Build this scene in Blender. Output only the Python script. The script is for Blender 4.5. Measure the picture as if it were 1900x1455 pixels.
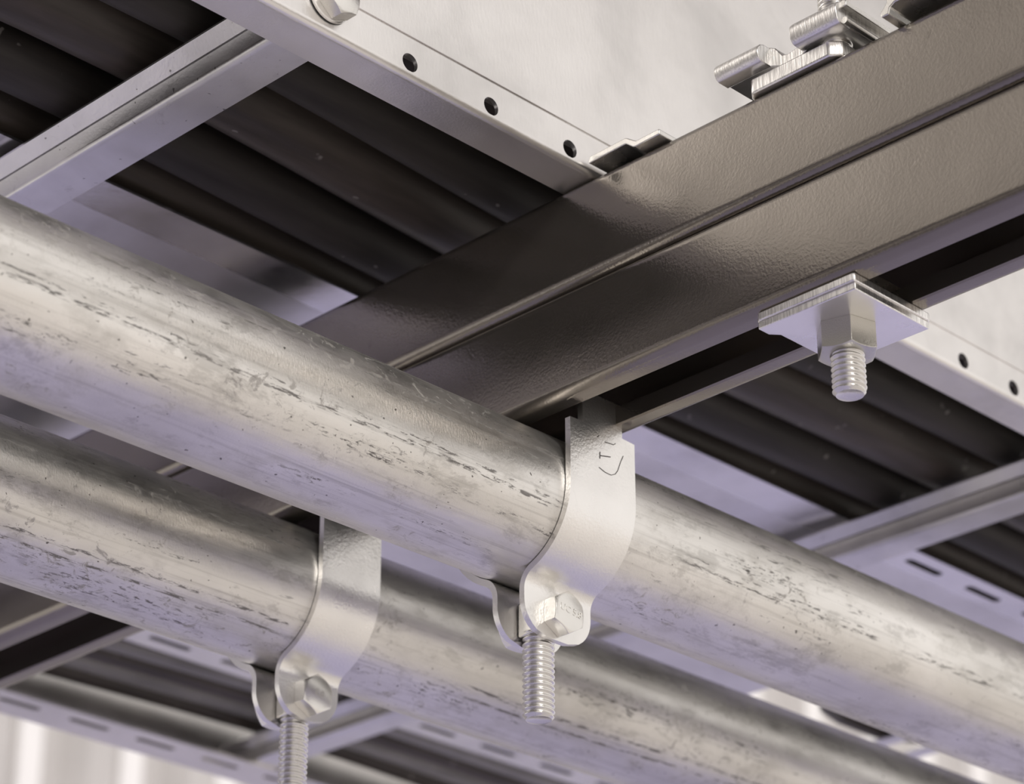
import bpy, math, random
from mathutils import Vector, Matrix
random.seed(7)
S = 0.001                                   # every measure below is in millimetres
sc = bpy.context.scene
for o in list(bpy.data.objects):
    bpy.data.objects.remove(o)

# ------------------------------------------------------------------ camera, sky, light, exposure
cd = bpy.data.cameras.new('camera'); cam = bpy.data.objects.new('camera', cd)
sc.collection.objects.link(cam); sc.camera = cam
R = Vector((0.7035864, -0.7106093, -0.00077831)); U = Vector((-0.31476374, -0.31263454, 0.89620502)); F = Vector((0.63709494, 0.63031268, 0.44363945))
CAM = Vector((-635.633, -559.941, -418.582))
cam.matrix_world = Matrix(((R.x, U.x, -F.x, CAM.x*S), (R.y, U.y, -F.y, CAM.y*S), (R.z, U.z, -F.z, CAM.z*S), (0, 0, 0, 1)))
cd.sensor_fit = 'HORIZONTAL'; cd.sensor_width = 36.0
cd.lens = 5019.5/1900*36.0
cd.clip_start = 0.02; cd.clip_end = 60
cd.dof.use_dof = True; cd.dof.focus_distance = 0.915; cd.dof.aperture_fstop = 15.0
world = bpy.data.worlds.new('overcast_sky'); sc.world = world; world.use_nodes = True
bg = world.node_tree.nodes['Background']
bg.inputs['Color'].default_value = (1.0, 0.955, 0.925, 1); bg.inputs['Strength'].default_value = 1.02
sd = bpy.data.lights.new('sun', 'SUN'); sun = bpy.data.objects.new('sun', sd); sc.collection.objects.link(sun)
sd.energy = 1.0; sd.angle = math.radians(8); sd.color = (1.0, 0.96, 0.92)
sun.rotation_euler = Vector((0.37, 0.80, -0.45)).to_track_quat('-Z', 'Y').to_euler()
sc.view_settings.view_transform = 'Standard'; sc.view_settings.look = 'None'
sc.view_settings.gamma = 1.0; sc.view_settings.exposure = 0.0
sc.view_settings.use_curve_mapping = False

# ------------------------------------------------------------------ node helper and materials
class NT:
    def __init__(s, name):
        s.m = bpy.data.materials.new(name); s.m.use_nodes = True
        s.t = s.m.node_tree; s.b = s.t.nodes['Principled BSDF']
    def n(s, typ, **kw):
        x = s.t.nodes.new(typ)
        for k, v in kw.items():
            setattr(x, k, v)
        return x
    def put(s, sock, v):
        if isinstance(v, bpy.types.NodeSocket): s.t.links.new(v, sock)
        elif isinstance(v, (tuple, list)) and len(v) == 3 and len(sock.default_value) == 4: sock.default_value = (*v, 1)
        else: sock.default_value = v
    def coord(s, out='Object', scale=(1, 1, 1), loc=(0, 0, 0)):
        tc = s.n('ShaderNodeTexCoord'); mp = s.n('ShaderNodeMapping')
        s.t.links.new(tc.outputs[out], mp.inputs['Vector'])
        mp.inputs['Scale'].default_value = scale; mp.inputs['Location'].default_value = loc
        return mp.outputs[0]
    def noise(s, vec, scale, detail=3, rough=0.55, dist=0.0):
        x = s.n('ShaderNodeTexNoise'); s.put(x.inputs['Vector'], vec)
        x.inputs['Scale'].default_value = scale; x.inputs['Detail'].default_value = detail
        x.inputs['Roughness'].default_value = rough; x.inputs['Distortion'].default_value = dist
        return x.outputs[0]
    def ramp(s, fac, *stops):
        x = s.n('ShaderNodeValToRGB'); s.put(x.inputs[0], fac)
        el = x.color_ramp.elements
        while len(el) < len(stops): el.new(0.5)
        for e, (p, c) in zip(el, stops):
            e.position = p
            e.color = (*c, 1) if isinstance(c, (tuple, list)) else (c, c, c, 1)
        return x.outputs[0]
    def math(s, op, a, b=0.0):
        x = s.n('ShaderNodeMath', operation=op); s.put(x.inputs[0], a); s.put(x.inputs[1], b)
        return x.outputs[0]
    def mix(s, fac, a, b, mode='MIX'):
        x = s.n('ShaderNodeMix', data_type='RGBA', blend_type=mode)
        s.put(x.inputs[0], fac); s.put(x.inputs[6], a); s.put(x.inputs[7], b)
        return x.outputs[2]
    def bump(s, h, strength, dist, prev=None):
        x = s.n('ShaderNodeBump'); s.put(x.inputs['Height'], h)
        x.inputs['Strength'].default_value = strength; x.inputs['Distance'].default_value = dist
        if prev is not None: s.t.links.new(prev, x.inputs['Normal'])
        return x.outputs[0]
    def out(s, color, metallic, rough, normal=None, **kw):
        s.put(s.b.inputs['Base Color'], color); s.put(s.b.inputs['Metallic'], metallic); s.put(s.b.inputs['Roughness'], rough)
        if normal is not None: s.t.links.new(normal, s.b.inputs['Normal'])
        for k, v in kw.items(): s.put(s.b.inputs[k], v)
        return s.m

def mat_pipe(name, seed, tone=1.0, lines=()):
    a = NT(name)
    def uv(su, sv): return a.coord('UV', (su, sv, 1), (seed, seed*1.7, 0))
    big = a.noise(uv(6, 16), 1.0, 5, 0.6, 0.4)
    col = a.ramp(big, (0.30, tuple(tone*c for c in (0.57, 0.55, 0.515))), (0.50, tuple(tone*c for c in (0.75, 0.73, 0.695))), (0.68, tuple(tone*c for c in (0.89, 0.87, 0.84))))
    mott = a.noise(uv(40, 75), 1.0, 7, 0.7, 0.15)
    col = a.mix(a.ramp(mott, (0.52, 0.0), (0.72, 0.45)), col, (0.42, 0.40, 0.36))
    draw = a.noise(uv(7, 420), 1.0, 5, 0.7)                       # long drawing lines
    col = a.mix(a.ramp(draw, (0.52, 0.0), (0.70, 0.5)), col, (0.36, 0.345, 0.32))
    band = a.noise(uv(3.0, 60), 1.0, 2, 0.5)                      # where the dark dashes gather
    dash = a.noise(uv(170, 800), 1.0, 5, 0.75, 0.4)
    dm = a.math('MULTIPLY', a.ramp(band, (0.55, 0.0), (0.60, 1.0)), a.ramp(dash, (0.545, 0.0), (0.60, 1.0)))
    gap = a.noise(uv(22, 30), 1.0, 2)
    dm = a.math('MULTIPLY', dm, a.ramp(gap, (0.46, 0.0), (0.54, 1.0)))
    col = a.mix(a.math('MULTIPLY', dm, 0.85), col, (0.10, 0.092, 0.085))
    sx = a.n('ShaderNodeSeparateXYZ'); a.t.links.new(uv(1, 1), sx.inputs[0])
    wig = a.math('MULTIPLY', a.math('SUBTRACT', a.noise(uv(5, 3), 1.0, 3), 0.5), 0.010)
    vv = a.math('ADD', sx.outputs[1], wig)
    ldash = a.noise(uv(110, 700), 1.0, 5, 0.75, 0.3)
    lgate = a.noise(uv(13, 3), 1.0, 3, 0.6)
    for k_, (v0, wd_, th) in enumerate(lines):
        off = a.math('ABSOLUTE', a.math('SUBTRACT', vv, v0+seed*1.7))
        ln = a.ramp(a.math('DIVIDE', off, wd_), (0.5, 1.0), (1.0, 0.0))
        ln = a.math('MULTIPLY', ln, a.ramp(ldash, (th, 0.0), (th+0.05, 1.0)))
        ln = a.math('MULTIPLY', ln, a.ramp(lgate, (0.40+0.03*k_, 0.0), (0.46+0.03*k_, 1.0)))
        dm = a.math('MAXIMUM', dm, ln)
    col = a.mix(a.math('MULTIPLY', dm, 0.85), col, (0.10, 0.092, 0.085))
    smear = a.noise(uv(26, 60), 1.0, 7, 0.75, 0.25)                 # dull zinc smears
    sm = a.ramp(smear, (0.54, 0.0), (0.60, 0.40))
    col = a.mix(sm, col, (0.36, 0.345, 0.32))
    blot = a.noise(uv(110, 130), 1.0, 5, 0.75, 1.6)
    area = a.noise(uv(9, 14), 1.0, 2)
    bm_ = a.math('MULTIPLY', a.ramp(blot, (0.575, 0.0), (0.64, 1.0)), a.ramp(area, (0.50, 0.0), (0.58, 1.0)))
    col = a.mix(a.math('MULTIPLY', bm_, 0.60), col, (0.20, 0.18, 0.16))
    spot = a.noise(uv(420, 420), 1.0, 2, 0.5)
    col = a.mix(a.ramp(spot, (0.715, 0.0), (0.74, 0.85)), col, (0.09, 0.08, 0.075))
    dark = a.math('ADD', dm, bm_)
    rough = a.math('ADD', a.ramp(mott, (0.35, 0.29), (0.75, 0.50)), a.math('MULTIPLY', dark, 0.2))
    met = a.math('SUBTRACT', 0.92, a.math('MULTIPLY', dark, 0.5))
    grain = a.noise(uv(1300, 700), 1.0, 3, 0.6)
    nrm = a.bump(grain, 0.22, 0.0004)
    nrm = a.bump(big, 0.25, 0.0022, nrm)
    nrm = a.bump(mott, 0.10, 0.0008, nrm)
    return a.out(col, met, rough, nrm)

def mat_zinc(name, base=(0.78, 0.765, 0.745), rough=0.30, grain=900, gstr=0.08, brush=None, stain=0.25, wave=0.2, stripe=0.0):
    a = NT(name)
    v = a.coord('Object')
    big = a.noise(v, 14, 4, 0.6, 0.3)
    k = [0.80, 1.0, 1.08]
    col = a.ramp(big, *[(p, tuple(min(1, c*q) for c in base)) for p, q in zip((0.28, 0.5, 0.72), k)])
    st = a.noise(v, 75, 6, 0.7, 0.8)
    col = a.mix(a.ramp(st, (0.60, 0.0), (0.72, stain)), col, (0.30, 0.285, 0.27))
    sp = a.noise(v, 330, 2, 0.5)
    col = a.mix(a.ramp(sp, (0.72, 0.0), (0.75, 0.7 if stain > 0.18 else 0.0)), col, (0.10, 0.09, 0.085))
    gv = a.coord('Object', brush) if brush else v
    g = a.noise(gv, grain, 3, 0.6)
    if stripe:
        ge = a.n('ShaderNodeNewGeometry'); sx = a.n('ShaderNodeSeparateXYZ'); a.t.links.new(ge.outputs['True Normal'], sx.inputs[0])
        side = a.ramp(a.math('ABSOLUTE', sx.outputs[2]), (0.55, 1.0), (0.8, 0.0))
        col = a.mix(a.math('MULTIPLY', side, a.ramp(g, (0.42, stripe), (0.58, 0.0))), col, (0.40, 0.385, 0.37))
        g = a.math('MULTIPLY', g, side)
    nrm = a.bump(g, gstr, 0.0004)
    nrm = a.bump(big, wave, 0.0015, nrm)
    r = a.math('ADD', rough - 0.10, a.math('MULTIPLY', a.noise(v, 60, 4), 0.2))
    return a.out(col, 0.95, r, nrm)

def mat_beam():
    a = NT('bronze_painted_steel')
    v = a.coord('Object')
    big = a.noise(v, 12, 4, 0.6)
    col = a.ramp(big, (0.3, (0.235, 0.212, 0.187)), (0.7, (0.285, 0.258, 0.228)))
    w = a.noise(a.coord('Object', (1, 0.6, 1)), 160, 5, 0.75, 0.6)
    col = a.mix(a.ramp(w, (0.70, 0.0), (0.74, 0.55)), col, (0.45, 0.42, 0.38))
    d = a.noise(v, 45, 5, 0.7, 0.5)
    col = a.mix(a.ramp(d, (0.66, 0.0), (0.74, 0.5)), col, (0.07, 0.062, 0.055))
    peel = a.noise(v, 950, 2, 0.5)
    nrm = a.bump(peel, 0.11, 0.0006)
    nrm = a.bump(a.noise(v, 70, 2, 0.4), 0.06, 0.0015, nrm)
    r = a.math('ADD', 0.13, a.math('MULTIPLY', big, 0.14))
    return a.out(col, 0.86, r, nrm)

def mat_cable(name, c, rough=0.42):
    a = NT(name)
    v = a.coord('Object', (1, 1, 1))
    n = a.noise(a.coord('Object', (4, 40, 40)), 3, 4, 0.6)
    col = a.ramp(n, (0.35, tuple(x*0.7 for x in c)), (0.7, tuple(x*1.35 for x in c)))
    sp = a.noise(v, 120, 2, 0.5)
    col = a.mix(a.ramp(sp, (0.73, 0.0), (0.76, 0.5)), col, (0.35, 0.33, 0.31))
    nrm = a.bump(a.noise(a.coord('Object', (0.4, 1, 1)), 60, 3), 0.25, 0.002)
    return a.out(col, 0.0, rough, nrm, **{'Specular IOR Level': 0.35})

def mat_plain(name, c, rough=0.6, metallic=0.0, bscale=0, bstr=0.1):
    a = NT(name)
    v = a.coord('Object')
    n = a.noise(v, 3, 5, 0.6)
    col = a.ramp(n, (0.3, tuple(x*0.93 for x in c)), (0.7, tuple(min(1, x*1.05) for x in c)))
    nrm = a.bump(a.noise(v, bscale, 3), bstr, 0.001) if bscale else None
    return a.out(col, metallic, rough, nrm)

M_PIPE_A = mat_pipe('galvanised_pipe_a', 0.0, 1.0, ((0.0538, 0.0011, 0.50), (0.0515, 0.0008, 0.53), (0.0345, 0.0012, 0.50), (0.0395, 0.0009, 0.52), (0.0622, 0.0012, 0.56)))
M_PIPE_B = mat_pipe('galvanised_pipe_b', 3.7, 0.90, ((0.0655, 0.0009, 0.50), (0.0700, 0.0008, 0.48), (0.0360, 0.0014, 0.52), (0.0560, 0.0010, 0.56)))
M_BEAM = mat_beam()
M_RAIL = mat_zinc('galvanised_sheet', (0.82, 0.80, 0.78), 0.33, 900, 0.16, (1.0, 1.0, 0.3), 0.07, 0.08)
M_RUNG = mat_zinc('galvanised_rung', (0.72, 0.71, 0.705), 0.33, 900, 0.14, None, 0.36)
M_TRAY = mat_zinc('galvanised_tray', (0.74, 0.73, 0.73), 0.36, 500, 0.04, None, 0.04, 0.05)
M_LIP = mat_zinc('galvanised_tray_lip', (0.76, 0.75, 0.745), 0.20, 500, 0.04, None, 0.15, 0.1)
M_STRAP = mat_zinc('zinc_plated_strap', (0.83, 0.815, 0.79), 0.30, 1000, 0.30, None, 0.16, 0.16)
M_BOLT = mat_zinc('zinc_plated_bolt', (0.76, 0.745, 0.71), 0.26, 1500, 0.14, None, 0.05, 0.1)
M_THREAD = mat_zinc('zinc_plated_thread', (0.74, 0.725, 0.70), 0.27, 1500, 0.03, None, 0.02, 0.03)
M_CUT = mat_zinc('sawn_zinc_edge', (0.92, 0.905, 0.88), 0.30, 1500, 0.30, (1.0, 1.0, 0.06), 0.06, 0.1, 0.5)
M_NUT = mat_zinc('zinc_plated_nut', (0.56, 0.545, 0.50), 0.30, 1900, 0.22, None, 0.05, 0.05)
M_CABLE = mat_cable('black_cable_sheath', (0.056, 0.046, 0.040), 0.42)
M_CABLE_DULL = mat_cable('dull_black_cable_sheath', (0.036, 0.031, 0.028), 0.55)
M_CABLE2 = mat_cable('grey_cable_sheath', (0.22, 0.21, 0.20), 0.45)
M_FLOOR = mat_plain('lilac_grey_floor', (0.58, 0.56, 0.83), 0.6)
M_YARD = mat_plain('pale_concrete', (0.80, 0.765, 0.725), 0.7)
M_FLUTE_LIGHT = mat_plain('painted_flute_light', (0.90, 0.88, 0.86), 0.4)
M_BLOCKER = mat_plain('grey_panel', (0.30, 0.285, 0.27), 0.6)
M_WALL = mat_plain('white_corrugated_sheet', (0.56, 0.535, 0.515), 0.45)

# ------------------------------------------------------------------ mesh helpers
col = sc.collection
class MB:
    def __init__(s): s.v = []; s.f = []; s.uv = None
    def add(s, verts, faces):
        k = len(s.v); s.v += [tuple(p) for p in verts]; s.f += [tuple(i+k for i in f) for f in faces]; return s
    def prism(s, prof, fn, a0, a1, steps=1, caps=True):
        n = len(prof); ts = [a0+(a1-a0)*i/steps for i in range(steps+1)]
        vs = [fn(u, v, t) for t in ts for (u, v) in prof]
        fs = [(i*n+j, i*n+(j+1) % n, (i+1)*n+(j+1) % n, (i+1)*n+j) for i in range(steps) for j in range(n)]
        if caps: fs += [tuple(range(n-1, -1, -1)), tuple(range(steps*n, steps*n+n))]
        return s.add(vs, fs)
    def box(s, x0, x1, y0, y1, z0, z1):
        return s.prism([(x0, y0), (x1, y0), (x1, y1), (x0, y1)], lambda u, v, t: (u, v, t), z0, z1)
    def lathe(s, prof, fn, n=48, close=False):
        m = len(prof); vs = []; fs = []
        for i in range(n):
            a = 2*math.pi*i/n
            vs += [fn(r*math.cos(a), r*math.sin(a), h) for r, h in prof]
        for i in range(n):
            j = (i+1) % n
            for q in range(m-1): fs.append((i*m+q, j*m+q, j*m+q+1, i*m+q+1))
            if close: fs.append((i*m+m-1, j*m+m-1, j*m, i*m))
        return s.add(vs, fs)
    def tube(s, pts, r, n=14, caps=True):
        pts = [Vector(p) for p in pts]; k = len(pts); vs = []; fs = []
        for i, p in enumerate(pts):
            d = (pts[min(i+1, k-1)]-pts[max(i-1, 0)]).normalized()
            a = d.orthogonal() if abs(d.z) > 0.95 else d.cross(Vector((0, 0, 1)))
            a.normalize(); b = d.cross(a)
            rr = r[i] if isinstance(r, (list, tuple)) else r
            vs += [p+a*(rr*math.cos(2*math.pi*j/n))+b*(rr*math.sin(2*math.pi*j/n)) for j in range(n)]
        for i in range(k-1):
            for j in range(n): fs.append((i*n+j, i*n+(j+1) % n, (i+1)*n+(j+1) % n, (i+1)*n+j))
        if caps: fs += [tuple(range(n-1, -1, -1)), tuple(range((k-1)*n, k*n))]
        return s.add(vs, fs)
    def build(s, name, mat, parent=None, sharp=35, bevel=0, origin=(0, 0, 0)):
        me = bpy.data.meshes.new(name)
        ox, oy, oz = origin
        me.from_pydata([((x-ox)*S, (y-oy)*S, (z-oz)*S) for x, y, z in s.v], [], s.f); me.validate()
        me.update()
        import bmesh
        b = bmesh.new(); b.from_mesh(me); bmesh.ops.recalc_face_normals(b, faces=b.faces); b.to_mesh(me); b.free()
        for p in me.polygons: p.use_smooth = True
        me.set_sharp_from_angle(angle=math.radians(sharp))
        me.materials.append(mat)
        o = bpy.data.objects.new(name, me); col.objects.link(o)
        if parent is not None: o.parent = parent
        else: o.location = (ox*S, oy*S, oz*S)
        if bevel:
            md = o.modifiers.new('edge', 'BEVEL'); md.width = bevel*S; md.segments = 2; md.limit_method = 'ANGLE'; md.angle_limit = math.radians(40)
        return o

def tag(o, label=None, cat=None, group=None, kind=None):
    if label: o['label'] = label
    if cat: o['category'] = cat
    if group: o['group'] = group
    if kind: o['kind'] = kind
    return o
def thing(name, base, label, cat, group=None):
    o = bpy.data.objects.new(name, None); col.objects.link(o); o.location = tuple(c*S for c in base)
    o.empty_display_size = 0.02
    o['base'] = base
    return tag(o, label, cat, group)
def part(mb, name, mat, parent, sharp=35, bevel=0, root=None):
    base = tuple((root or parent)['base'])
    k = tuple(base)
    return mb.build(name, mat, parent, sharp, bevel, k)
def sub(mb, name, mat, parent, root, sharp=35, bevel=0):
    return part(mb, name, mat, parent, sharp, bevel, root)

def arc(cx, cy, r, a0, a1, n):
    return [(cx+r*math.cos(math.radians(a0+(a1-a0)*i/n)), cy+r*math.sin(math.radians(a0+(a1-a0)*i/n))) for i in range(n+1)]
XZ_Y = lambda u, v, t: (u, t, v)      # profile in x-z, run along y
YZ_X = lambda u, v, t: (t, u, v)      # profile in y-z, run along x
XY_Z = lambda u, v, t: (u, v, t)

def hole_sheet(mb, u0, u1, v0, v1, holes, front, back):
    """flat sheet with holes; holes = (cu, cv, half length, radius); front/back map (u, v) to points"""
    cells = []; quads = []
    holes = sorted(holes); pad = 1.0; cur = u0
    for cu, cv, hl, r in holes:
        a0, a1 = cu-hl-r-pad, cu+hl+r+pad; b0, b1 = max(v0, cv-r-pad), min(v1, cv+r+pad)
        quads.append((cur, a0, v0, v1))
        if b0 > v0: quads.append((a0, a1, v0, b0))
        if b1 < v1: quads.append((a0, a1, b1, v1))
        cells.append((cu, cv, hl, r, a0, a1, b0, b1)); cur = a1
    quads.append((cur, u1, v0, v1))
    for fn in (front, back):
        for a, b, c, d in quads:
            if b-a > 1e-6 and d-c > 1e-6: mb.add([fn(a, c), fn(b, c), fn(b, d), fn(a, d)], [(0, 1, 2, 3)])
    for cu, cv, hl, r, a0, a1, b0, b1 in cells:
        inner = []
        for s_, st in ((1, -90), (-1, 90)):
            inner += [(cu+s_*hl+r*math.cos(math.radians(st+q*15)), cv+r*math.sin(math.radians(st+q*15))) for q in range(13)]
        outer = []
        for (x, y) in inner:
            dx, dy = x-cu, y-cv
            f = min(((a1-cu) if dx > 0 else (cu-a0))/max(abs(dx), 1e-9), ((b1-cv) if dy > 0 else (cv-b0))/max(abs(dy), 1e-9))
            outer.append((cu+dx*f, cv+dy*f))
        for c in ((a0, b0), (a1, b0), (a1, b1), (a0, b1)):        # pull the nearest point onto each corner
            k = min(range(len(outer)), key=lambda i: (outer[i][0]-c[0])**2+(outer[i][1]-c[1])**2); outer[k] = c
        n = len(inner)
        for fn in (front, back):
            mb.add([fn(*p) for p in inner]+[fn(*p) for p in outer], [(i, (i+1) % n, n+(i+1) % n, n+i) for i in range(n)])
        mb.add([front(*p) for p in inner]+[back(*p) for p in inner], [(i, (i+1) % n, n+(i+1) % n, n+i) for i in range(n)])
    for (p, q) in (((u0, v0), (u1, v0)), ((u1, v0), (u1, v1)), ((u1, v1), (u0, v1)), ((u0, v1), (u0, v0))):
        mb.add([front(*p), front(*q), back(*q), back(*p)], [(0, 1, 2, 3)])

def hexa(mb, fn, af, h, rc, hole=0.0, both=False, rot=0.0, rim=0.0):
    """hexagonal head or nut along +h; fn maps (a, b, h) to a point"""
    n = 72; ap = af/2
    ths = [2*math.pi*i/n for i in range(n)]
    def rh(t):
        q = (t % (math.pi/3))-math.pi/6
        return ap/math.cos(q)
    rows = []
    base = lambda r: max(0.0, (r-rc))*0.55 if both else 0.0
    if hole: rows.append([(hole, 0.0)]*n)
    if both: rows.append([(min(rc, rh(t)), 0.0) for t in ths])
    rows.append([(rh(t), base(rh(t))) for t in ths])
    rows.append([(rh(t), h-max(0.0, rh(t)-rc)*0.55) for t in ths])
    rows.append([(rc, h) for t in ths])
    if rim:
        rows.append([(rc-0.5, h+rim) for t in ths]); rows.append([(rc-1.6, h+rim) for t in ths]); rows.append([(rc-2.0, h+rim*0.5) for t in ths])
    if hole: rows.append([(hole+0.5, h) for t in ths]); rows.append([(hole, h-0.5) for t in ths])
    vs = [fn(r*math.cos(t+rot), r*math.sin(t+rot), z) for row in rows for (r, z), t in zip(row, ths)]
    fs = [(i*n+j, i*n+(j+1) % n, (i+1)*n+(j+1) % n, (i+1)*n+j) for i in range(len(rows)-1) for j in range(n)]
    if not hole: fs += [tuple(range(n-1, -1, -1)), tuple(range((len(rows)-1)*n, len(rows)*n))]
    mb.add(vs, fs)

def thread(mb, cx, cy, z0, z1, r, pitch, depth, n=48):
    """threaded rod hanging from z1 down to z0"""
    k = 10; rows = int((z1-z0)/pitch*k); vs = []; fs = []
    prof = [0, 0.0, 0.25, 0.5, 0.8, 1.0, 1.0, 0.8, 0.5, 0.25]
    for i in range(rows+1):
        z = z0+(z1-z0)*i/rows
        for j in range(n):
            ph = (z/pitch+j/n) % 1.0; q = ph*k; a = int(q); f = q-a
            d = prof[a % k]*(1-f)+prof[(a+1) % k]*f
            rr = r-depth*d
            e = z-z0
            if e < 1.2: rr = min(rr, r-1.3+e*1.1)
            t = 2*math.pi*j/n
            vs.append((cx+rr*math.cos(t), cy+rr*math.sin(t), z))
    for i in range(rows):
        for j in range(n): fs.append((i*n+j, i*n+(j+1) % n, (i+1)*n+(j+1) % n, (i+1)*n+j))
    m = len(vs)
    for ro in (0.80, 0.74, 0.0001):
        zz = z0+(0.0 if ro > 0.77 else 0.35)
        vs += [(cx+r*ro*math.cos(2*math.pi*j/n), cy+r*ro*math.sin(2*math.pi*j/n), zz) for j in range(n)]
    fs += [(m+j, m+(j+1) % n, (j+1) % n, j) for j in range(n)]
    for q in range(2): fs += [(m+(q+1)*n+j, m+(q+1)*n+(j+1) % n, m+q*n+(j+1) % n, m+q*n+j) for j in range(n)]
    fs.append(tuple(range(rows*n, rows*n+n)))
    mb.add(vs, fs)

def letters(txt, size, mat, name, parent, root, org, ax, ay, depth=0.25):
    """raised or stamped lettering as a mesh part"""
    cu = bpy.data.curves.new(name, 'FONT'); cu.body = txt; cu.size = size; cu.extrude = depth; cu.align_x = 'CENTER'; cu.align_y = 'CENTER'; cu.resolution_u = 3
    to = bpy.data.objects.new('t', cu); col.objects.link(to)
    dg = bpy.context.evaluated_depsgraph_get()
    me = bpy.data.meshes.new_from_object(to.evaluated_get(dg)); bpy.data.objects.remove(to)
    ax = Vector(ax).normalized(); ay = Vector(ay).normalized(); az = ax.cross(ay); og = Vector(org)
    base = Vector(tuple(root['base']))
    for v in me.vertices: v.co = (og-base+ax*v.co.x+ay*v.co.y+az*v.co.z)*S
    me.name = name; me.materials.clear(); me.materials.append(mat)
    o = bpy.data.objects.new(name, me); col.objects.link(o); o.parent = parent
    return o

# ------------------------------------------------------------------ the setting
YF = -750
XF = -4500
f = MB(); f.add([(XF, YF, -2600), (12000, YF, -2600), (12000, 9000, -2600), (XF, 9000, -2600)], [(0, 1, 2, 3)])
tag(f.build('floor', M_FLOOR), kind='structure', label='lilac painted floor under the pipe rack')
f = MB(); f.add([(-12000, -12000, -2600), (12000, -12000, -2600), (12000, YF, -2600), (XF, YF, -2600), (XF, 9000, -2600), (-12000, 9000, -2600)], [(0, 1, 2, 3, 4, 5)])
tag(f.build('floor', M_YARD), kind='structure', label='pale concrete floor outside the painted area')
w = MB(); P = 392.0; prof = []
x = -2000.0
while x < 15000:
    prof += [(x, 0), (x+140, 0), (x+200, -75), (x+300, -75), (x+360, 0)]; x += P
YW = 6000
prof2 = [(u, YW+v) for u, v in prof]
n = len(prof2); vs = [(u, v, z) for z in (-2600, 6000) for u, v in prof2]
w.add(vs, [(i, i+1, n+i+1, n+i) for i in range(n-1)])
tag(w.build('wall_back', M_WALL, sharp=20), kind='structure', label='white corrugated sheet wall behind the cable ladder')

c = MB().box(-4500, 7000, -1700, 3200, 2400, 2500)  # roof added out of view so the metal has something dark to reflect
tag(c.build('added_canopy', M_BLOCKER), kind='structure', label='unseen grey canopy roof added to darken the metal reflections')

c = MB().box(-4600, -4500, -2600, 3200, -2600, 2500)  # wall added out of view to hold back light from the left
tag(c.build('added_side_wall', M_BLOCKER), kind='structure', label='unseen grey side wall added to darken the metal reflections')
for k in range(-2, 14):                                      # pale strips added to paint the light on the wall's flutes
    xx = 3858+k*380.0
    tag(MB().box(xx-42, xx+42, YW-85, YW-20, -2600, 6000).build(f'flute_light_{k+3}', M_FLUTE_LIGHT, None, 30, 4), kind='structure', label='pale vertical strip painting the light on the back wall flutes')

# ------------------------------------------------------------------ double strut beam (runs along y)
def strut_profile(z0, up):
    h = 41.3; wd = 20.65; t = 2.6; r = 4.5; lip = 11.0; ret = 7.0
    out = []
    out += [(-lip, ret), (-lip, 0.6), (-lip-0.6, 0)]
    out += arc(-wd+r, r, r, 270, 180, 8)
    out += arc(-wd+r, h-r, r, 180, 90, 8)
    out += arc(wd-r, h-r, r, 90, 0, 8)
    out += arc(wd-r, r, r, 0, -90, 8)
    out += [(lip+0.6, 0), (lip, 0.6), (lip, ret), (lip+t, ret), (lip+t, t)]
    ri = r-t
    out += arc(wd-r, r, ri, -90, 0, 4) + arc(wd-r, h-r, ri, 0, 90, 4) + arc(-wd+r, h-r, ri, 90, 180, 4) + arc(-wd+r, r, ri, 180, 270, 4)
    out += [(-lip-t, t), (-lip-t, ret)]
    return [(u, z0+(h-v if up else v)) for u, v in out]
bm_ = thing('strut_beam', (0, 0, 0), 'dark bronze double strut channel beam running diagonally above the pipes', 'beam')
part(MB().prism(strut_profile(0, False), XZ_Y, -700, 1500), 'lower_channel', M_BEAM, bm_, 40)
part(MB().prism(strut_profile(41.3, True), XZ_Y, -700, 1500), 'upper_channel', M_BEAM, bm_, 40)

# ------------------------------------------------------------------ two steel pipes (along x)
RP = 27.95
def pipe(name, y, z, mat, label):
    n = 96; xs = [-700, -350, 0, 350, 700, 1100, 1600]; vs = []; fs = []
    for xx in xs:
        for j in range(n):
            t = 2*math.pi*j/n; vs.append((xx, RP*math.cos(t), RP*math.sin(t)))
    k = len(xs)
    for i in range(k-1):
        for j in range(n): fs.append((i*n+j, i*n+(j+1) % n, (i+1)*n+(j+1) % n, (i+1)*n+j))
    m = len(vs)
    for xx in (xs[0], xs[-1]):
        for j in range(n):
            t = 2*math.pi*j/n; vs.append((xx, (RP-2)*math.cos(t), (RP-2)*math.sin(t)))
    for j in range(n):
        j2 = (j+1) % n
        fs += [(m+j, m+j2, m+n+j2, m+n+j), (j, j2, m+j2, m+j), ((k-1)*n+j, (k-1)*n+j2, m+n+j2, m+n+j)]
    mb = MB().add(vs, fs); o = mb.build(name, mat, None, 35)
    me = o.data; uvl = me.uv_layers.new(name='UVMap')
    for p in me.polygons:
        vals = []
        for li in p.loop_indices:
            c = me.vertices[me.loops[li].vertex_index].co
            vals.append([c.x, math.atan2(c.z, c.y), li])
        # seam faces the top, out of sight
        for q in vals:
            a = q[1]-math.pi/2
            if a < 0: a += 2*math.pi
            q[1] = a
        if max(q[1] for q in vals)-min(q[1] for q in vals) > math.pi:
            for q in vals:
                if q[1] < math.pi: q[1] += 2*math.pi
        for cx_, a, li in vals: uvl.data[li].uv = (cx_, a*RP*S)
    o.location = (0, y*S, z*S)
    return tag(o, label, 'pipe', 'galvanised steel pipes hung under the beam')
Y1, Z1 = 58.2, -28.3
Y2, Z2 = 182.5, -28.3
pipe('steel_pipe', Y1, Z1, M_PIPE_A, 'nearer streaked galvanised steel pipe, crossing in front of the bronze beam')
pipe('steel_pipe', Y2, Z2, M_PIPE_B, 'farther galvanised steel pipe, running below and behind the nearer pipe')

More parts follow.
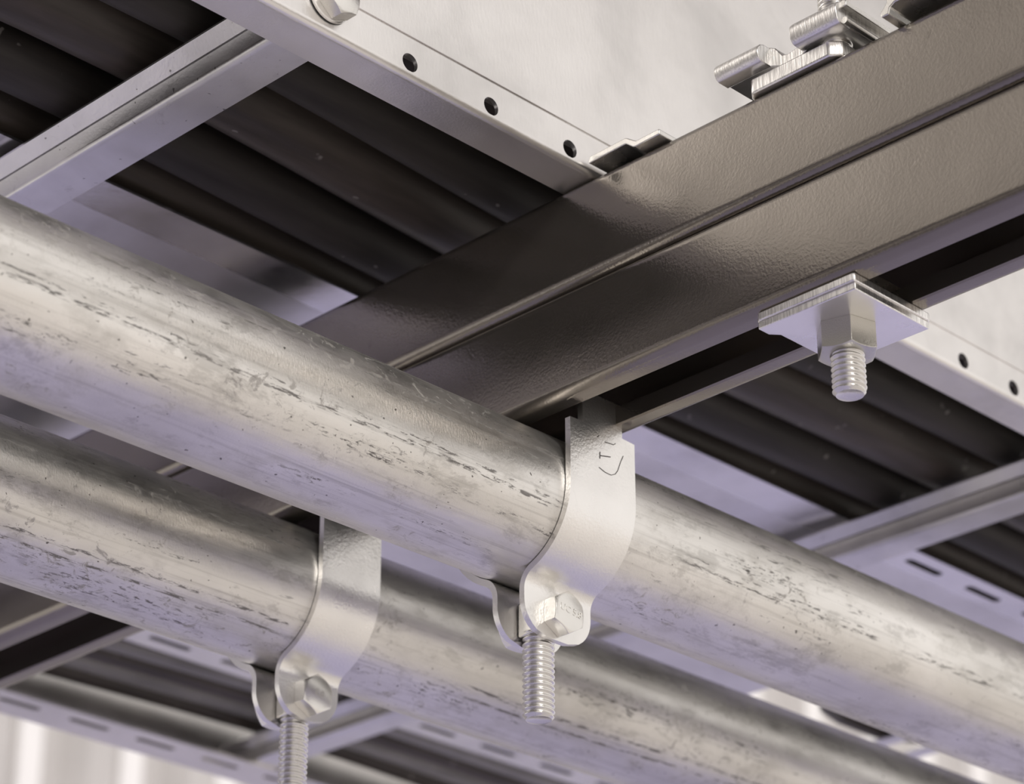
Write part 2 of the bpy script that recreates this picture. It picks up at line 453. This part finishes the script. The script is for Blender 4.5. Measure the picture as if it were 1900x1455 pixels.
# ------------------------------------------------------------------ pipe clamps
def strap_path(side, y, z):
    """centre line of one half strap in the y-z plane, from the slot down to the ear"""
    t = 2.4; rm = RP+0.25+t/2; ear = 6.6; rf = 8.0
    phi = math.acos((ear+rf)/(rm+rf))
    pts = [(-rm, 27.0+10.0), (-rm, 20), (-rm, 10)]
    n = 26
    pts += [(-rm*math.cos(phi*i/n), -rm*math.sin(phi*i/n)) for i in range(n+1)]
    cy, cz = -(rm+rf)*math.cos(phi), -(rm+rf)*math.sin(phi)
    a0 = phi; m = 10                                         # fillet back to the vertical ear
    pts += [(cy+rf*math.cos(a0*(1-i/m)), cz+rf*math.sin(a0*(1-i/m))) for i in range(1, m+1)]
    zl = pts[-1][1]; zb = -49.6
    pts += [(-ear, zl+(zb-zl)*i/10) for i in range(1, 11)]
    return [(y+side*u, z+v) for u, v in pts], t
def strap(side, y, z, xc, wd, neck):
    path, t = strap_path(side, y, z)
    mb = MB(); n = len(path); rows = []
    zb = path[-1][1]
    nx = 17
    for i, (py, pz) in enumerate(path):
        a = Vector(path[max(i-1, 0)]); b = Vector(path[min(i+1, n-1)]); d = (b-a).normalized()
        nrm = Vector((d.y, -d.x)) if side > 0 else Vector((-d.y, d.x))
        hw = wd/2
        if pz > z+24.2: hw = neck/2
        elif pz > z+21.5: hw = wd/2
        if pz < zb+12: hw = wd/2-12.0+math.sqrt(max(0.0, 12.0**2-(zb+12-pz)**2))   # rounded ear
        row = []
        for k in range(nx):
            xx = xc+hw*(-1+2*k/(nx-1)); row.append((xx, py, pz, nrm))
        rows.append(row)
    vs = []; 
    for s_ in (0.5, -0.5):
        for row in rows: vs += [(xx, py+nv.x*t*s_, pz+nv.y*t*s_) for xx, py, pz, nv in row]
    N = n*nx; fs = []
    for i in range(n-1):
        for k in range(nx-1):
            q = (i*nx+k, i*nx+k+1, (i+1)*nx+k+1, (i+1)*nx+k)
            fs += [q, tuple(N+j for j in q[::-1])]
        for k in (0, nx-1): fs.append((i*nx+k, (i+1)*nx+k, N+(i+1)*nx+k, N+i*nx+k))
    for i in (0, n-1):
        for k in range(nx-1): fs.append((i*nx+k, i*nx+k+1, N+i*nx+k+1, N+i*nx+k))
    return mb.add(vs, fs)

# insert the shoulder into the path: rows at the notch
_old = strap_path
def strap_path(side, y, z):
    pts, t = _old(side, y, z)
    top = pts[0]; yy = top[0]
    head = [(yy, z+37), (yy, z+30), (yy, z+26), (yy, z+24.9), (yy, z+24.3), (yy, z+24.0), (yy, z+23.2), (yy, z+21.8), (yy, z+16)]
    return head+pts[3-1:], t

def clamp(y, z, xc, wd, neck, rod_x, rod_end, rod_r, label, stamp, bolt_dx=0.0):
    t = thing('pipe_clamp', (xc, y, z), label, 'pipe clamp', 'strut clamps hanging the pipes from the beam')
    fs_ = part(strap(1, y, z, xc, wd, neck), 'front_strap', M_STRAP, t, 40)
    part(strap(-1, y, z, xc, wd, neck), 'back_strap', M_STRAP, t, 40)
    ye = y-6.6-1.2; zb = z-40.3
    b = MB(); fn = lambda a_, b_, h: (xc+bolt_dx+a_, ye-h, zb+b_)
    hexa(b, fn, 14.0, 6.2, 6.3, rot=math.radians(30), rim=0.0)
    b.lathe([(4.4, 1), (4.4, -22), (0.01, -22)], fn, 24)
    bo = part(b, 'bolt', M_BOLT, t, 30, 0.12)
    nb = MB(); fn2 = lambda a_, b_, h: (xc+bolt_dx+a_, y+7.8+h, zb+b_)
    hexa(nb, fn2, 14.0, 7.0, 6.6, hole=4.0)
    part(nb, 'nut', M_BOLT, t, 30)
    letters(stamp, 3.7, M_BOLT, 'head_marking', bo, t, (xc+bolt_dx+0.3, ye-6.15, zb+0.2), (1, 0, -0.12), (0.12, 0, 1), 0.22)
    r = MB(); thread(r, rod_x, y, rod_end, z-44.0, rod_r, 2.15, 0.95)
    ro = part(r, 'threaded_rod', M_THREAD, t, 60)
    e = MB(); e.prism([(rod_x-5.4, y-5.0), (rod_x+5.4, y-5.0), (rod_x+5.4, y+5.0), (rod_x-5.4, y+5.0)], XY_Z, z-47, z-34)
    sub(e, 'flattened_end', M_BOLT, ro, t, 30, 0.8)
    return t, fs_
c1, s1 = clamp(Y1, Z1, 4.0, 33.5, 20.5, 2.2, -105.5, 5.75, 'zinc plated pipe clamp gripping the nearer pipe, long threaded rod hanging below', 'UC 5.8')
c2, s2 = clamp(Y2, Z2, -2.6, 29.5, 18.5, -2.4, -170, 5.55, 'zinc plated pipe clamp gripping the farther pipe below its partner', '8.8')
# stamped marks on the nearer strap: two strokes and a hooked arc
def stroke(pts, y, r, parent, root, name):
    m = MB(); m.tube([(xx, y, zz) for xx, zz in pts], r, 6); return sub(m, name, M_DARKMARK, parent, root)
M_DARKMARK = mat_plain('stamped_mark', (0.10, 0.09, 0.085), 0.6)
ys = Y1-RP-2.68
stroke([(2.4, -14.6), (7.8, -13.4)], ys, 0.20, s1, c1, 'stamped_mark')
stroke([(2.3, -15.8), (2.4, -13.2)], ys, 0.20, s1, c1, 'stamped_mark')
stroke([(5.0, -8.4), (9.6, -8.0), (10.6, -7.2)], ys, 0.16, s1, c1, 'stamped_mark')
stroke([(1.2, -7.8), (2.0, -7.0)], ys, 0.22, s1, c1, 'stamped_mark')
stroke([(1.8, -19.4), (5, -20.3), (8, -20.4), (10.2, -19.3), (11.5, -17.6), (13.2, -13.5), (14.6, -10.8)], ys, 0.15, s1, c1, 'stamped_mark')

# ------------------------------------------------------------------ square washer with nut and stud in the beam slot
a = thing('anchor_stud', (1.5, -84, 0), 'square zinc plate with hex nut and threaded stud under the bronze beam', 'bolt assembly')
poly = [(-18.6, -104.0), (20.5, -104.0), (21.6, -103.0), (21.6, -66.0), (20.4, -65.2), (-9.5, -65.2), (-12.5, -62.8), (-18.0, -62.8), (-19.2, -64.2), (-19.2, -103.2)]
part(MB().prism(poly, XY_Z, -2.9, -0.05), 'washer_plate', M_CUT, a, 35, 0.35)
poly2 = [(u, v) for u, v in [(-18.2, -103.4), (21.0, -103.4), (21.0, -65.8), (-10, -65.8), (-13, -63.2), (-18.4, -63.2)]]
part(MB().prism(poly2, XY_Z, -5.6, -2.9), 'washer_plate', M_CUT, a, 35, 0.4)
nb = MB(); hexa(nb, lambda p, q, h: (1.5+p, -84+q, -5.6-h), 18.0, 10.2, 8.7, hole=5.3, rot=math.radians(46))
part(nb, 'hex_nut', M_NUT, a, 30, 0.12)
r = MB(); thread(r, 1.5, -84, -30.0, 12.0, 5.75, 2.0, 0.9)
part(r, 'threaded_rod', M_THREAD, a, 60)
part(MB().box(-17, 20, -94, -74, 7.5, 13), 'channel_nut', M_BOLT, a, 30, 0.5)

# ------------------------------------------------------------------ beam clamp on top of the beam, with its rod
b = thing('beam_clamp', (-5, -85, 82.6), 'wavy zinc hold-down clamp with upright threaded rod on top of the beam', 'beam clamp')
bar = [(-19.8, -102.5), (-18.0, -104.6), (14, -104.6), (14, -65), (-18.0, -65), (-21.4, -67.5), (-21.4, -101)]
part(MB().prism(bar, XY_Z, 82.65, 88.6), 'base_bar', M_CUT, b, 35, 0.7)
wave = [(-109.0, 90.6), (-109.0, 98.4), (-107.2, 99.2), (-92.5, 99.2), (-90.5, 98.4), (-88.6, 95.0), (-86.6, 93.0), (-83, 92.4), (-80.5, 93.0), (-77.5, 97.2), (-75.0, 98.6), (-57.6, 98.0), (-56.0, 96.8), (-55.8, 91.6), (-74.5, 91.0), (-77.0, 90.2), (-80, 88.75), (-88.5, 88.75), (-91.0, 90.4)]
wv = MB().prism(wave, YZ_X, -20.0, 16.0)
for y0, y1, zt, zb in ((-75.2, -55.6, 98.2, 90.8), (-109.2, -89.2, 99.4, 90.3)):
    nose = [(-19.5, zt), (-23.2, zt), (-25.2, zt-0.8), (-26.6, zt-2.4), (-27.0, zt-4.0), (-26.6, zb+1.8), (-25.4, zb+0.4), (-24.2, zb), (-19.5, zb)]
    wv.prism(nose, XZ_Y, y0, y1)
wo = part(wv, 'clamp_plate', M_CUT, b, 35, 0.3)
# folded hem on the end facing the viewer: two long ribs with a recess between
sub(MB().prism(arc(-109.6, 91.9, 1.3, 0, 330, 10), lambda u, v, t: (t, u, v), -23.0, 16), 'lower_rib', M_BOLT, wo, b, 35)
sub(MB().prism([(-111.4, 96.6), (-108.8, 96.6), (-108.8, 99.2), (-110.9, 99.2), (-111.4, 98.6)], lambda u, v, t: (t, u, v), -24.0, 16), 'upper_rib', M_BOLT, wo, b, 35, 0.3)
r = MB(); thread(r, -14.0, -99.0, 88.6, 170, 5.6, 2.0, 0.85)
part(r, 'threaded_rod', M_THREAD, b, 60)

# ------------------------------------------------------------------ z-shaped clips
def z_clip(y0, flip, name, label, z=82.65):
    prof = [(0, 0), (0.6, 2.6), (18.0, 2.9), (19.0, 2.4), (22.4, -0.0), (23.2, -0.4), (34, -0.2), (34, -2.4), (22.6, -2.6), (21.4, -2.2), (18.4, 0.2), (17.6, 0.5)]
    p2 = [(y0-u*flip, z+2.7+v) for u, v in prof]
    o = MB().prism(p2, lambda u, v, t: (t, u, v), -24.0, 14).build(name, M_BOLT, None, 35, 0.35, (-5, y0-17*flip, z))
    return tag(o, label, 'hold-down clip')
z_clip(6.6, 1, 'hold_down_clip', 'bent zinc hold-down clip on the beam beside the drilled side rail')
# partly seen clip at the upper edge of the frame
prof = [(-127.0, 82.9), (-126.6, 84.6), (-129.4, 87.4), (-130.2, 112), (-168, 112), (-168, 86.4), (-132.6, 86.4), (-130.6, 85.2), (-130.0, 82.9)]
tag(MB().prism(prof, lambda u, v, t: (t, u, v), -26.5, 14).build('hold_down_clip', M_BOLT, None, 35, 0.4, (-5, -146, 82.7)),
    'bright zinc clip cut off by the top edge, beyond the wavy clamp', 'hold-down clip')

# ------------------------------------------------------------------ cable ladder
L = thing('cable_ladder', (0, 320, 82.7), 'wide galvanised cable ladder with drilled side rail resting on the bronze beam', 'cable ladder')
ZF = 82.75; X0, X1 = -800.0, 1300.0
holes = [-261, -223, -184.5, -110.5, -71.7, -31.9, 6, 45, 84, 123, 163, 203.7, 239.2, 277, 316, 355, 394]
m = MB()
yw = 8.1
rc = 2.6
cs = arc(yw+rc, ZF+rc, rc, 180, 270, 8)
prof = cs+[(25.0, ZF), (25.0, ZF+1.6), (yw+rc, ZF+1.6)]+arc(yw+rc, ZF+rc, rc-1.6, 270, 180, 5)
m.prism(prof, YZ_X, X0, X1)
hole_sheet(m, X0, X1, ZF+rc, 99.0, [(hx, 88.7, 0.0, 3.5) for hx in holes], lambda u, v: (u, yw, v), lambda u, v: (u, yw+1.6, v))
rail = part(m, 'side_rail', M_RAIL, L, 30)
sub(MB().box(X0, X1, yw-0.55, yw+1.05, 99.0, 420), 'web_plate', M_RAIL, rail, L, 30, 0.15)
sub(MB().box(X0, X1, yw+1.7, yw+3.3, 92.2, 420), 'backing_sheet', M_RAIL, rail, L, 30)
# rail bolt with washer
bl = MB(); fnb = lambda p, q, h: (-146.4+p, yw-1.6-h, 95.0+q)
hexa(bl, fnb, 12.6, 5.6, 5.8, rot=math.radians(20))
bo = sub(bl, 'bolt', M_BOLT, rail, L, 30, 0.1)
wsh = MB(); wsh.lathe([(0.01, 0), (8.6, 0), (9.0, -0.4), (9.0, -1.05)], lambda p, q, h: (-147.6+p, yw-1.6-h, 96.2+q), 40)
sub(wsh, 'washer', M_STRAP, rail, L, 30)
# far rail: slotted bottom flange and a web
m = MB()
hole_sheet(m, X0, X1, 600, 630, [(167.5+47*k, 612.0, 11.0, 2.6) for k in range(-18, 24)], lambda u, v: (u, v, ZF), lambda u, v: (u, v, ZF+1.6))
m.box(X0, X1, 630, 631.6, ZF, 160)
part(m, 'side_rail', M_RAIL, L, 30)
# rungs
def rung_profile(xl):
    z0 = ZF+1.65; wd = 18.6
    p = [(wd-1.2, 0), (wd, 1.2), (wd, 14.6), (-5.2, 14.6), (-5.6, 14.2), (-5.6, 13.4)]
    p += [(-1.6, 8.6), (-0.3, 8.3), (-0.5, 7.7), (-2.0, 7.2), (0.0, 2.4)]
    p += arc(2.2, 2.2, 2.2, 180, 270, 5)
    return [(xl+u, z0+v) for u, v in p]
for xl in (-640.0, -157.2, 324.6, 808.0):
    part(MB().prism(rung_profile(xl), XZ_Y, 10.2, 627), 'rung', M_RUNG, L, 32)
part(MB().box(X0, X1, 10, 300, 198, 199.5), 'sky_blocker', M_RAIL, L, 30)  # unseen lid added to block the sky above the cables

# ------------------------------------------------------------------ tray plates lying on the rungs
ZT = 101.5
def tray(x0, x1, name, label, near_slots, far_slots, openings):
    t = thing(name, ((x0+x1)/2, 345, ZT), label, 'cable tray', 'tray plates on the ladder rungs')
    m = MB()
    hole_sheet(m, x0, x1, 162, 183, [(q, 172.6, 11.5, 2.5) for q in near_slots], lambda u, v: (u, v, ZT+(v-162)*0.030), lambda u, v: (u, v, ZT+1.2+(v-162)*0.030))
    part(m, 'edge_strip', M_LIP, t, 25)
    m = MB()
    hole_sheet(m, x0, x1, 512, 535, [(q, 522.6, 11.5, 2.5) for q in far_slots], lambda u, v: (u, v, ZT+0.6), lambda u, v: (u, v, ZT+1.8))
    part(m, 'edge_strip', M_LIP, t, 25)
    m = MB(); za, zb = ZT+1.0, ZT+2.2
    cur = x0
    for a0, a1, b0, b1 in openings:
        m.box(cur, a0, 183, 512, za, zb); m.box(a0, a1, 183, b0, za, zb); m.box(a0, a1, b1, 512, za, zb); cur = a1
    m.box(cur, x1, 183, 512, za, zb)
    part(m, 'plate', M_TRAY, t, 25)
    return t
pit = 49.6
tray(X0, 340.0, 'tray_plate', 'plain galvanised tray plate seen between pipe and black cables, no openings', [], [397+pit*k for k in range(-10, -1)], [])
tray(341.0, X1, 'tray_plate', 'slotted galvanised tray plate beyond the second rung, large openings cut through', [397+pit*k for k in range(0, 18)], [397+pit*k for k in range(-1, 18)],
     [(478, 592, 240, 440), (604, 622, 240, 440), (634, 780, 240, 440)])

# ------------------------------------------------------------------ cables
def cable(y, r, z, label, mat, group, wob=4.0, sag=2.0, ph=0.0, drift=0.0, x0=X0, x1=X1, lay=0.0):
    pts = []; k = 56
    for i in range(k+1):
        xx = x0+(x1-x0)*i/k
        u = (xx+147)/481.8*2*math.pi
        yy = y+wob*math.sin(xx/137.0+ph)+0.5*wob*math.sin(xx/61.0+2*ph)+drift*(xx-100)/500+lay*(1-math.exp(-((xx+150)/170)**2))
        zz = z+r-sag*(0.5-0.5*math.cos(u))+sag*0.5
        pts.append((xx, yy, zz))
    o = MB().tube(pts, r, 20).build('power_cable', mat, None, 60, 0, (0, y, z+r))
    return tag(o, label, 'cable', group)
G1 = 'black cables beside the drilled side rail'
ordw = ['first', 'second', 'third', 'fourth', 'fifth', 'sixth', 'seventh']
spec = [(31, 15.5, 1), (68.5, 12.0, -1), (101, 16.0, 1), (137, 12.5, 0), (168, 12.5, 0), (197, 11.5, 0)]
for i, (yy, rr, dr) in enumerate(spec):
    cable(yy, rr, 102.6+(1.8 if yy > 150 else 0), f'thick black power cable, {ordw[i]} from the drilled side rail', (M_CABLE, M_CABLE_DULL)[i % 2], G1, 1.6, 3.5, 0.4+i*0.35, dr, lay=(6, 5, 8, 6, 8, 7)[i])
for i, (yy, rr, dr, zz) in enumerate([(50, 13, 14, 136), (84, 14, -12, 166), (112, 13.5, 16, 136), (148, 12.5, -10, 166), (178, 13, 9, 136)]):
    cable(yy, rr, zz, f'black power cable of the upper layer, {ordw[i]} from the drilled side rail', M_CABLE, 'black cables lying on the lower layer', 1.5, 3.0, i*1.3+0.4, dr)
lp = MB().tube([(470, 300, 107.2), (500, 322, 107.2), (537, 347, 107.4), (556, 352, 107.4), (590, 352, 107.2), (640, 330, 107.2), (700, 318, 107.2)], 3.8, 12)
tag(lp.build('power_cable', M_CABLE, None, 60, 0, (560, 340, 107)), 'thin dark cable curving across the openings in the slotted tray', 'cable')
G2 = 'grey and black cables beside the slotted rail'
spec = [(520, 7.5, 1), (540, 6.5, 0), (556, 7.5, 1), (574, 6.5, 0), (592, 7.5, 1), (611, 7.0, 0)]
for i, (yy, rr, g) in enumerate(spec):
    cable(yy, rr, 104.6, f'{"grey" if g else "black"} power cable, {ordw[i]} from the slotted tray edge at the ladder back', M_CABLE2 if g else M_CABLE, G2, 1.6, 4.0, i*0.4, 0)
